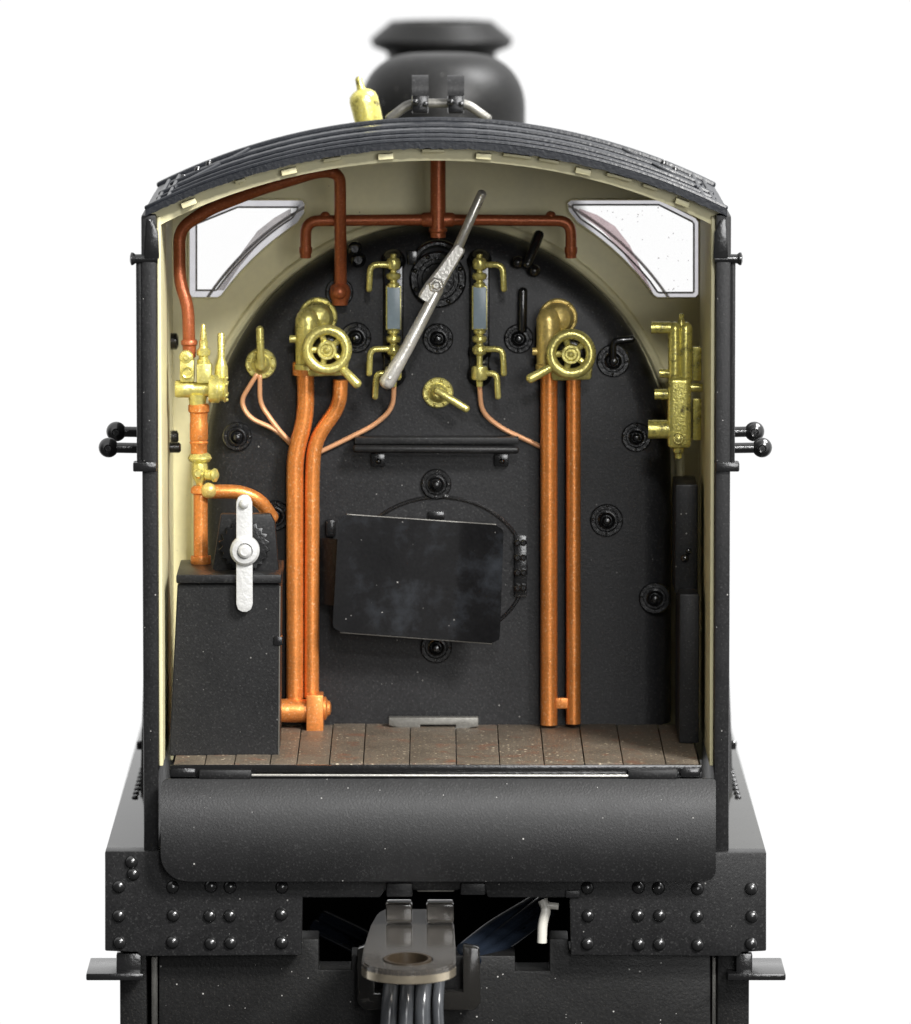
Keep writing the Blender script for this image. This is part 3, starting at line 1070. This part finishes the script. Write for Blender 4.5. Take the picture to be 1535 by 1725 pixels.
MB().tube([(345, 828, YI - 4), (404, 828, YI - 2), (438, 842, YI + 4), (458, 872, YI + 20)], 12, bend=30, seg=18).build('riser_branch', 'copper', rise)
MB().lathe(352, 826, YI - 12, [(-4, 13), (6, 13), (10, 10), (13, 5)], seg=20).build('branch_plug', 'bronze', rise)

# ---- brass fitting on the right wall
YL = 340
mb = MB()
for cx in (1137, 1155):
    mb.lathe(cx, 643, YL, [(0, 11.5), (90, 11.5), (97, 9), (101, 4)], axis=(0, 0, 1), seg=18)
lub = mb.build('lubricator', 'old_brass', root)
MB().box(1125, 1165, 636, 756, YL - 18, YL + 18, 10, 4).build('lubricator_body', 'old_brass', lub)
MB().box(1129, 1162, 552, 640, YL - 6, YL + 14, 5, 3).build('lubricator_back', 'old_brass', lub)
MB().lathe(1148, 548, YL, [(0, 7), (8, 6), (11, 4), (18, 4.5), (20, 2)], axis=(0, 0, 1), seg=14).build('lubricator_cap', 'old_brass', lub)
MB().lathe(1143, 752, YL, [(0, 10), (10, 9), (12, 6), (20, 6), (22, 3)], axis=(0, 0, -1), seg=14).build('lubricator_cap', 'old_brass', lub)
MB().lathe(1143, 739, YL - 18, [(-1, 10), (3, 10), (5, 8), (5, 6), (9, 5), (10, 2)], seg=18).build('lubricator_screw', 'brass', lub)
for x0, x1, y, r in ((1097, 1130, 552, 10), (1111, 1130, 629, 7.5), (1103, 1128, 664, 9), (1092, 1128, 723, 16)):
    MB().tube([(x0, y, YL), (x1, y, YL)], r, caps='flat', seg=18).build('lubricator_union', 'old_brass', lub)
for y0, y1 in ((585, 642), (672, 742)):
    MB().box(1167, 1182, y0, y1, YL + 2, YL + 22, 3).build('lubricator_bracket', 'old_brass', lub)
MB().tube([(1160, 653, YL - 4), (1184, 653, YL - 4)], 7, caps='flat').build('lubricator_union', 'brass', lub)

# ---- reverser stand on the left
mb = MB()
# front panel slightly wider at the foot
a0, a1 = W(299, 985, 108), W(472, 985, 108)
b0, b1 = W(285, 1271, 108), W(470, 1271, 108)
bm = mb.bm
zt, zb_ = a0.z, zf - 2 * K
f = [bm.verts.new(Vector((b0.x, 108 * K, zb_))), bm.verts.new(Vector((b1.x, 108 * K, zb_))), bm.verts.new(Vector((a1.x, 108 * K, zt))), bm.verts.new(Vector((a0.x, 108 * K, zt)))]
g = [bm.verts.new(v.co + Vector((0, 210 * K, 0))) for v in f]
bm.faces.new(f)
bm.faces.new(list(reversed(g)))
for i in range(4):
    bm.faces.new((f[i], g[i], g[(i + 1) % 4], f[(i + 1) % 4]))
bmesh.ops.bevel(bm, geom=bm.edges[:], offset=2 * K, segments=2, affect='EDGES')
box = mb.build('reverser_stand', 'black', root)
MB().box(297, 474, 968, 983, 98, 325, 3).build('stand_lid', 'black', box)
MB().plate([(372, 866), (456, 866), (463, 880), (470, 966), (357, 966)], [], 175, 200, bev=3).build('quadrant_plate', 'black', box)
mb = MB()
teeth = []
for k in range(40):
    a = 2 * PI * k / 40
    r = 44 if k % 2 else 37
    teeth.append((412 + r * math.cos(a), 920 + r * math.sin(a)))
mb.plate(teeth, [], 158, 178, bev=1.5)
mb.build('toothed_wheel', 'fittings', box)
mb = MB()
lev = [(398, 846), (401, 838), (408, 834), (416, 834), (422, 838), (425, 846), (426, 1018), (423, 1027), (416, 1031), (408, 1031), (401, 1027), (398, 1018)]
mb.plate(lev, [], 88, 108 - 8, bev=3.5)
rl = mb.build('reverser_lever', 'white_silver', root)
MB().lathe(413, 926, 102, [(0, 25), (18, 25), (23, 21), (24, 14), (20, 12), (28, 11), (31, 7)], seg=28).build('lever_hub', 'white_silver', rl)
MB().lathe(413, 926, 102, [(0, 10), (-70, 10)], seg=16).build('lever_spindle', 'fittings', rl)
MB().dome(411, 849, 88, 8.5, 8).build('lever_rivet', 'white_silver', rl)
MB().sweep([Vector((a1.x - 0.5 * K, 107.6 * K, zt - 3 * K)), Vector((b1.x - 0.5 * K, 107.6 * K, zb_ + 3 * K))], [1.3 * K] * 2, 8).build('worn_edge', 'steel', box)
MB().box(461, 476, 1072, 1088, 104, 130, 3).build('stand_catch', 'fittings', box)

# ---- panel on the right by the driver's side
mb = MB()
mb.box(1137, 1176, 816, 1000, 330, 480, 4)
pan = mb.build('side_cupboard', 'black', root)
MB().box(1144, 1178, 1001, 1252, 250, 460, 3).build('cupboard_base', 'black', pan)
MB().ball(1154, 940, 326, 7).build('cupboard_knob', 'fittings', pan)
MB().ball(1160, 928, 326, 5).build('cupboard_knob', 'fittings', pan)

# ---- fall plate at the cab's edge
prof = []
z = Yv = 0.0
for i in range(41):
    ph = math.radians(32 - 46 * (i / 40) ** 0.9)
    prof.append((z, Yv))
    z += math.cos(ph)
    Yv -= math.sin(ph)
zs = 173 / prof[-1][0]


def fall_fn(u, v):
    i = v * 40
    k = min(int(i), 39)
    t = i - k
    zz = (prof[k][0] * (1 - t) + prof[k + 1][0] * t) * zs
    YY = (prof[k][1] * (1 - t) + prof[k + 1][1] * t) * zs
    y = 1312 + zz

    def inset(r, yy, r2):
        d = 1485 - yy
        e = 0
        if d < r:
            e = r - math.sqrt(max(0, r * r - (r - d) ** 2))
        d = yy - 1312
        if d < r2:
            e = max(e, r2 - math.sqrt(max(0, r2 * r2 - (r2 - d) ** 2)))
        return e
    xl = 271 + inset(46, y, 14)
    xr = 1206 - inset(20, y, 5)
    return xl + (xr - xl) * u, y, -22 + YY


fall = MB().sheet(fall_fn, 40, 60, 6).build('fall_plate', 'fall', root)
MB().tube([(425, 1306, -22), (1057, 1307, -22)], 2.2, seg=10).build('hinge_rod', 'silver', fall)
for x0, x1 in ((335, 424), (1058, 1142)):
    MB().box(x0, x1, 1297, 1313, -24, -6, 4).build('hinge_leaf', 'fall', fall)
for x0, x1 in ((286, 330), (1146, 1180)):
    MB().box(x0, x1, 1294, 1310, -18, 10, 5).build('hinge_knuckle', 'fittings', fall)

# ---- running boards
zrb = W(CX, 1436, -6).z
for sgn in (-1, 1):
    x0, x1 = (wx(177, 1436) / K, -440) if sgn < 0 else (440, wx(1291, 1436) / K)
    rb = MB().box_w((x0 * K, -4 * K, zrb - 14 * K), (x1 * K, 5200 * K, zrb), 2 * K).build('running_board', 'running', root)
    for k in range(8):
        q = Vector((sgn * 538 * K, (640 + 52 * k) * K, zrb))
        MB().lathe_w(q, [(-2, 6), (3, 6), (6, 3.5)], (0, 0, 1), 12, K).build('board_bolt', 'fittings', rb)
    # splasher over the wheel
    mb = MB()
    loop = []
    cY, cZ, R_ = 1080, zrb / K - 190, 415
    h0 = math.asin(190 / R_)
    rows = []
    for xx in (sgn * 420, sgn * 531):
        rows.append([mb.bm.verts.new(Vector((xx * K, (cY - R_ * math.cos(h0 + (PI - 2 * h0) * i / 28)) * K, (cZ + R_ * math.sin(h0 + (PI - 2 * h0) * i / 28)) * K))) for i in range(29)])
    for i in range(28):
        mb.bm.faces.new((rows[0][i], rows[0][i + 1], rows[1][i + 1], rows[1][i]))
    mb.bm.faces.new(rows[0])
    mb.bm.faces.new(rows[1])
    mb.bm.faces.new((rows[0][0], rows[1][0], rows[1][-1], rows[0][-1]))
    sp = mb.build('splasher', 'black', root)
    q = Vector((sgn * 538 * K, 860 * K, zrb + 66 * K))
    MB().lathe_w(q, [(-8, 5), (0, 6), (5, 6), (8, 3)], (0, 0, 1), 14, K).build('oil_cup', 'fittings', sp)

# ---- buffer beam with rivets
mb = MB()
mb.plate([(177, 1434), (1291, 1436), (1291, 1602), (1250, 1604), (1244, 1611), (962, 1609), (960, 1512), (822, 1512), (818, 1500), (778, 1497), (768, 1500), (700, 1500), (692, 1497), (648, 1500), (640, 1512),
          (510, 1512), (508, 1609), (238, 1611), (232, 1604), (177, 1602)], [], -12, 34, bev=4.5)
beam = mb.build('buffer_beam', 'black', root)
mb = MB()
mb.dome(201, 1493, -12, 11.5, 9.5)
riv0 = mb.build('rivet', 'rivet', beam)
base = LOC[riv0.name] - W(201, 1493, -12)
spots = [(x, y) for x in (201, 292, 355, 389, 475) for y in (1493, 1541, 1588)] + [(223, 1453), (226, 1473)] + \
        [(x, y) for x in (990, 1076, 1110, 1175, 1266) for y in (1496, 1543, 1590)]
for x, y in spots[1:]:
    copy_part(riv0, beam, W(x + random.uniform(-1.5, 1.5), y + random.uniform(-1.5, 1.5), -12) + base)
for (x0, x1, y0, y1) in ((651, 695, 1488, 1511), (776, 818, 1488, 1508)):
    MB().box(x0, x1, y0, y1, -20, -10, 3).build('beam_lug', 'black', beam)
MB().box(702, 766, 1487, 1503, -6, 20, 4).build('coupling_slot', 'steel', beam)
for x0, x1 in ((960, 990),):
    MB().box(x0 - 8, x0 + 18, 1500, 1513, -17, -10, 4).build('beam_lug', 'black', beam)

# ---- frames under the beam
mb = MB()
mb.plate([(268, 1600), (506, 1600), (506, 1582), (537, 1582), (537, 1634), (592, 1634), (592, 1610), (868, 1610), (868, 1636), (926, 1636), (926, 1582), (958, 1582), (958, 1600),
          (1197, 1600), (1197, 1860), (268, 1860)], [], 36, 130, bev=3)
plate = mb.build('keeper_plate', 'frame', root)
for x0, x1 in ((203, 246), (1208, 1263)):
    MB().box(x0, x1, 1453, 1860, 36, 4600, 3).build('side_frame', 'frame', root)
for x0, x1 in ((256, 266), (1199, 1207)):
    MB().box(x0, x1, 1612, 1860, 60, 300, 2).build('frame_bracket', 'steel', root)
MB().box(262, 1206, 1452, 1850, 520, 560, 3).build('cavity_back', 'cavity_shade', root)  # back wall coloured to keep the opening dark
# side steps
for (x0, x1, y0, y1, xa, xb) in ((145, 242, 1640, 1652, 196, 238), (1226, 1324, 1640, 1652, 1240, 1268)):
    st = MB().box(x0, x1, y0, y1, -16, 150, 3).build('footstep', 'fittings', root)
    MB().box(xa, xb, 1606, 1652, 0, 32, 4).build('step_hanger', 'fittings', st)

# ---- clear drawbar with its eye
zd = W(690, 1632, -430).z
def dq(x, Y):
    return Vector(((x - CX) * K, Y * K, 0))
outl = []
for i in range(25):
    a = PI + PI * i / 24
    outl.append((-46 + 78 * math.cos(a), -345 + 105 * math.sin(a) * 1.0))
outl += [(32, -200), (30, 40), (24, 160), (8, 200), (-90, 200), (-102, 160), (-112, 40), (-122, -200)]
hole = [(-48 + 40 * math.cos(2 * PI * i / 32), -335 + 62 * math.sin(2 * PI * i / 32)) for i in range(32)]
mb = MB()
bm = mb.bm
ed = []
for loop in (outl, hole):
    vs = [bm.verts.new(Vector((p[0] * K, p[1] * K, zd))) for p in loop]
    for i in range(len(vs)):
        ed.append(bm.edges.new((vs[i], vs[(i + 1) % len(vs)])))
g = bmesh.ops.triangle_fill(bm, use_beauty=True, edges=ed, normal=(0, 0, 1))
fs = [e for e in g['geom'] if isinstance(e, bmesh.types.BMFace)]
ex = bmesh.ops.extrude_face_region(bm, geom=fs, use_keep_orig=True)
for v in [e for e in ex['geom'] if isinstance(e, bmesh.types.BMVert)]:
    v.co.z -= 24 * K
bmesh.ops.recalc_face_normals(bm, faces=bm.faces[:])
es = [e for e in bm.edges if len(e.link_faces) == 2 and e.calc_face_angle(0) > 0.7]
bmesh.ops.bevel(bm, geom=es, offset=3 * K, segments=2, affect='EDGES')
draw = mb.build('drawbar', 'clear', root, 'smoky clear plastic drawbar with an eye at its end')
# brass bush in the eye
mb = MB()
rows = []
for rr, dz in ((40, 2), (40, -25), (34, -25), (34, 2)):
    rows.append([bm for bm in [mb.bm.verts.new(Vector(((-48 + rr * math.cos(2 * PI * i / 36)) * K, (-335 + (rr + 22) * math.sin(2 * PI * i / 36)) * K, zd + dz * K))) for i in range(36)]])
for a in range(4):
    A, B = rows[a], rows[(a + 1) % 4]
    for j in range(36):
        mb.bm.faces.new((A[j], A[(j + 1) % 36], B[(j + 1) % 36], B[j]))
mb.build('drawbar_bush', 'bush', draw)
mb = MB()
rows = []
for rr, dz in ((1.012, -9), (1.012, -22), (0.985, -22), (0.985, -9)):
    rows.append([mb.bm.verts.new(Vector(((-46 + 78 * rr * math.cos(a)) * K, (-345 + 105 * rr * math.sin(a)) * K, zd + dz * K)))
                 for a in [PI * 1.03 + PI * 0.94 * i / 40 for i in range(41)]])
for a in range(4):
    A, B = rows[a], rows[(a + 1) % 4]
    for j in range(40):
        mb.bm.faces.new((A[j], A[j + 1], B[j + 1], B[j]))
mb.bm.faces.new([r[0] for r in rows])
mb.bm.faces.new([r[-1] for r in rows])
mb.build('drawbar_glint', 'ring', draw)  # golden edge reflection of the clear plastic put in as a band
for x0, x1 in ((650, 695), (718, 765)):
    MB().box(x0, x1, 1522, 1556, 20, 70, 6, 3).build('drawbar_clip', 'clear', draw)
mb = MB()
mb.plate([(602, 1600), (632, 1590), (632, 1672), (780, 1672), (780, 1594), (808, 1598), (810, 1690), (800, 1702), (612, 1702), (602, 1690)], [], -30, 10, bev=4)
mb.build('drawbar_carrier', 'smoke', draw)

# ---- wires
for k, (x, x2, r) in enumerate(((656, 650, 14), (684, 682, 13), (711, 714, 14), (737, 742, 10))):
    MB().tube([(x + 10, 1600, 150), (x + 4, 1648, -40), (x, 1690, -70), (x2, 1790, -80)], r, bend=40, seg=12, caps='flat').build('wire', 'wire', root)
for pts in ([(915, 1520, 200), (840, 1575, 120), (790, 1615, 40)], [(925, 1535, 200), (850, 1592, 120), (800, 1618, 40)], [(900, 1520, 220), (828, 1562, 130), (780, 1600, 40)],
            [(545, 1545, 330), (620, 1580, 260), (660, 1610, 200)], [(530, 1560, 330), (610, 1600, 260), (650, 1622, 200)]):
    MB().tube(pts, 12, bend=40, seg=12, caps='flat').build('wire', 'dark_wire', root)
mb = MB()
mb.tube([(914, 1516, 44), (921, 1532, 40), (914, 1556, 36), (913, 1588, 36)], 8.5, bend=14, caps='flat')
mb.tube([(912, 1524, 40), (941, 1527, 40)], 6, caps='flat')
mb.build('connector', 'white_plastic', root, 'small ivory plastic connector in the opening')

# ---- boiler, dome and chimney beyond the cab
zc = W(738, 792, BH).z
mb = MB()
mb.lathe_w(Vector((3 * K, (CABF + 2) * K, zc)), [(0, 402), (600, 395), (610, 385), (4700, 372), (4710, 360)], (0, 1, 0), 64, K)
boiler = mb.build('boiler', 'black', root)
YDM = 2250
zd_top = W(745, 88, YDM).z
mb = MB()
R0 = 139 * sc_(YDM) / K
prof = [(-430, R0 + 60), (-380, R0 + 14), (-330, R0), (-110, R0)] + [(-110 + 108 * math.sin(PI / 2 * i / 12), R0 * (0.28 + 0.72 * math.cos(PI / 2 * i / 12) ** 0.8)) for i in range(1, 13)]
xd = W(746, 150, YDM).x
mb.lathe_w(Vector((xd, YDM * K, zd_top)), prof, (0, 0, 1), 56, K)
mb.build('dome', 'frame', boiler)
YCH = 4150
s_ = sc_(YCH) / K
xch = W(744, 60, YCH).x
zch = W(744, 36, YCH).z
mb = MB()
mb.lathe_w(Vector((xch, YCH * K, zch)), [(-420 * s_, 96 * s_), (-90 * s_, 88 * s_), (-52 * s_, 92 * s_), (-42 * s_, 116 * s_), (-30 * s_, 120 * s_), (-24 * s_, 114 * s_), (-4 * s_, 90 * s_), (0, 86 * s_), (0, 70 * s_), (-30 * s_, 66 * s_)], (0, 0, 1), 56, K)
mb.build('chimney', 'frame', boiler)
# brass whistle leaning in front of the cab
YWH = 760
c = W(622, 206, YWH)
ax = (W(606, 140, YWH) - c).normalized()
mb = MB()
mb.lathe_w(c - ax * 20 * K, [(0, 23), (30, 24), (58, 24.5), (67, 22), (73, 15), (76, 8), (78, 7), (94, 6), (98, 3)], ax, 24, sc_(YWH))
mb.build('whistle', 'old_brass', boiler)
# pair of hooped lugs in front of the roof
YH = 690
mb = MB()
mb.tube([(656, 200, YH), (690, 174, YH), (786, 174, YH), (822, 200, YH)], 8, bend=16)
br = mb.build('hoop_bracket', 'steel', boiler)
for x in (708, 768):
    mb = MB()
    bm = mb.bm
    rows = []
    for i in range(17):
        a = math.radians(-10 + 200 * i / 16)
        row = []
        for rr in (30, 24):
            for xx in (-14, 14):
                w = W(x + xx, 155, YH)
                row.append(bm.verts.new(w + Vector((0, -rr * math.cos(a) * K, rr * math.sin(a) * K))))
        rows.append(row)
    for A, B in zip(rows, rows[1:]):
        for q in ((0, 1), (1, 3), (3, 2), (2, 0)):
            bm.faces.new((A[q[0]], A[q[1]], B[q[1]], B[q[0]]))
    bm.faces.new((rows[0][0], rows[0][1], rows[0][3], rows[0][2]))
    bm.faces.new((rows[-1][0], rows[-1][1], rows[-1][3], rows[-1][2]))
    mb.build('hoop_lug', 'black', boiler)
    MB().box(x - 14, x + 14, 158, 192, YH - 28, YH + 20, 5).build('lug_foot', 'fittings', boiler)
    MB().ball(x - 8, 172, YH - 30, 6).build('lug_nut', 'fittings', boiler)
    MB().ball(x + 9, 176, YH - 30, 5).build('lug_nut', 'fittings', boiler)

# ------------------------------------------------------------------ light
world = bpy.data.worlds.new('World')
scene.world = world
world.use_nodes = True
nt = world.node_tree
bg = nt.nodes['Background']
tc = nt.nodes.new('ShaderNodeTexCoord')
dot = nt.nodes.new('ShaderNodeVectorMath')       # white studio behind and above, dim room towards the photographer, darkened below for contrast
dot.operation = 'DOT_PRODUCT'
dot.inputs[1].default_value = (0.2, 0.72, 0.66)
nt.links.new(tc.outputs['Generated'], dot.inputs[0])
mr = nt.nodes.new('ShaderNodeMapRange')
mr.interpolation_type = 'SMOOTHSTEP'
mr.inputs['From Min'].default_value = -0.25
mr.inputs['From Max'].default_value = 0.42
mr.inputs['To Min'].default_value = 0.08
mr.inputs['To Max'].default_value = 1.02
nt.links.new(dot.outputs['Value'], mr.inputs['Value'])
bg.inputs['Color'].default_value = (1, 1, 1, 1)
nt.links.new(mr.outputs['Result'], bg.inputs['Strength'])


def area(name, loc, target, size, power, colr=(1, 1, 1)):
    ld = bpy.data.lights.new(name, 'AREA')
    ld.shape = 'RECTANGLE'
    ld.size, ld.size_y = size
    ld.energy = power
    ld.color = colr
    o = bpy.data.objects.new(name, ld)
    o.location = loc
    o.rotation_euler = (Vector(target) - Vector(loc)).to_track_quat('-Z', 'Y').to_euler()
    col.objects.link(o)
    return o


tgt = (0, 0.02, 0.08)
area('key_softbox', (0.70, -0.98, 1.0), tgt, (0.30, 0.30), 38, (1, 0.985, 0.96))
area('front_flash', (0.10, -1.18, 0.74), tgt, (0.08, 0.08), 5.0, (1, 1, 1))
area('front_fill', (0.32, -1.32, 0.30), tgt, (0.45, 0.40), 4.6, (1, 1, 1))
area('top_softbox', (0.55, 0.22, 1.0), tgt, (0.42, 0.42), 22, (1, 1, 1))

# ------------------------------------------------------------------ camera
cd = bpy.data.cameras.new('Camera')
cam = bpy.data.objects.new('Camera', cd)
col.objects.link(cam)
cam.location = CAM
cam.rotation_euler = ROT
cd.sensor_fit = 'VERTICAL'
cd.sensor_height = 24.0
cd.sensor_width = 36.0
cd.lens = F / PH * 24.0
cd.clip_start = 0.01
cd.clip_end = 50
cd.dof.use_dof = True
cd.dof.focus_distance = (D + 200) * K
cd.dof.aperture_fstop = (cd.lens / 1000) / (72 * K)
scene.camera = cam

scene.render.engine = 'CYCLES'
scene.view_settings.view_transform = 'Standard'
scene.view_settings.look = 'None'
scene.view_settings.exposure = 0.0
scene.view_settings.gamma = 1.0
scene.view_settings.use_curve_mapping = False
scene.cycles.use_denoising = True
scene.cycles.max_bounces = 10
scene.cycles.transparent_max_bounces = 12
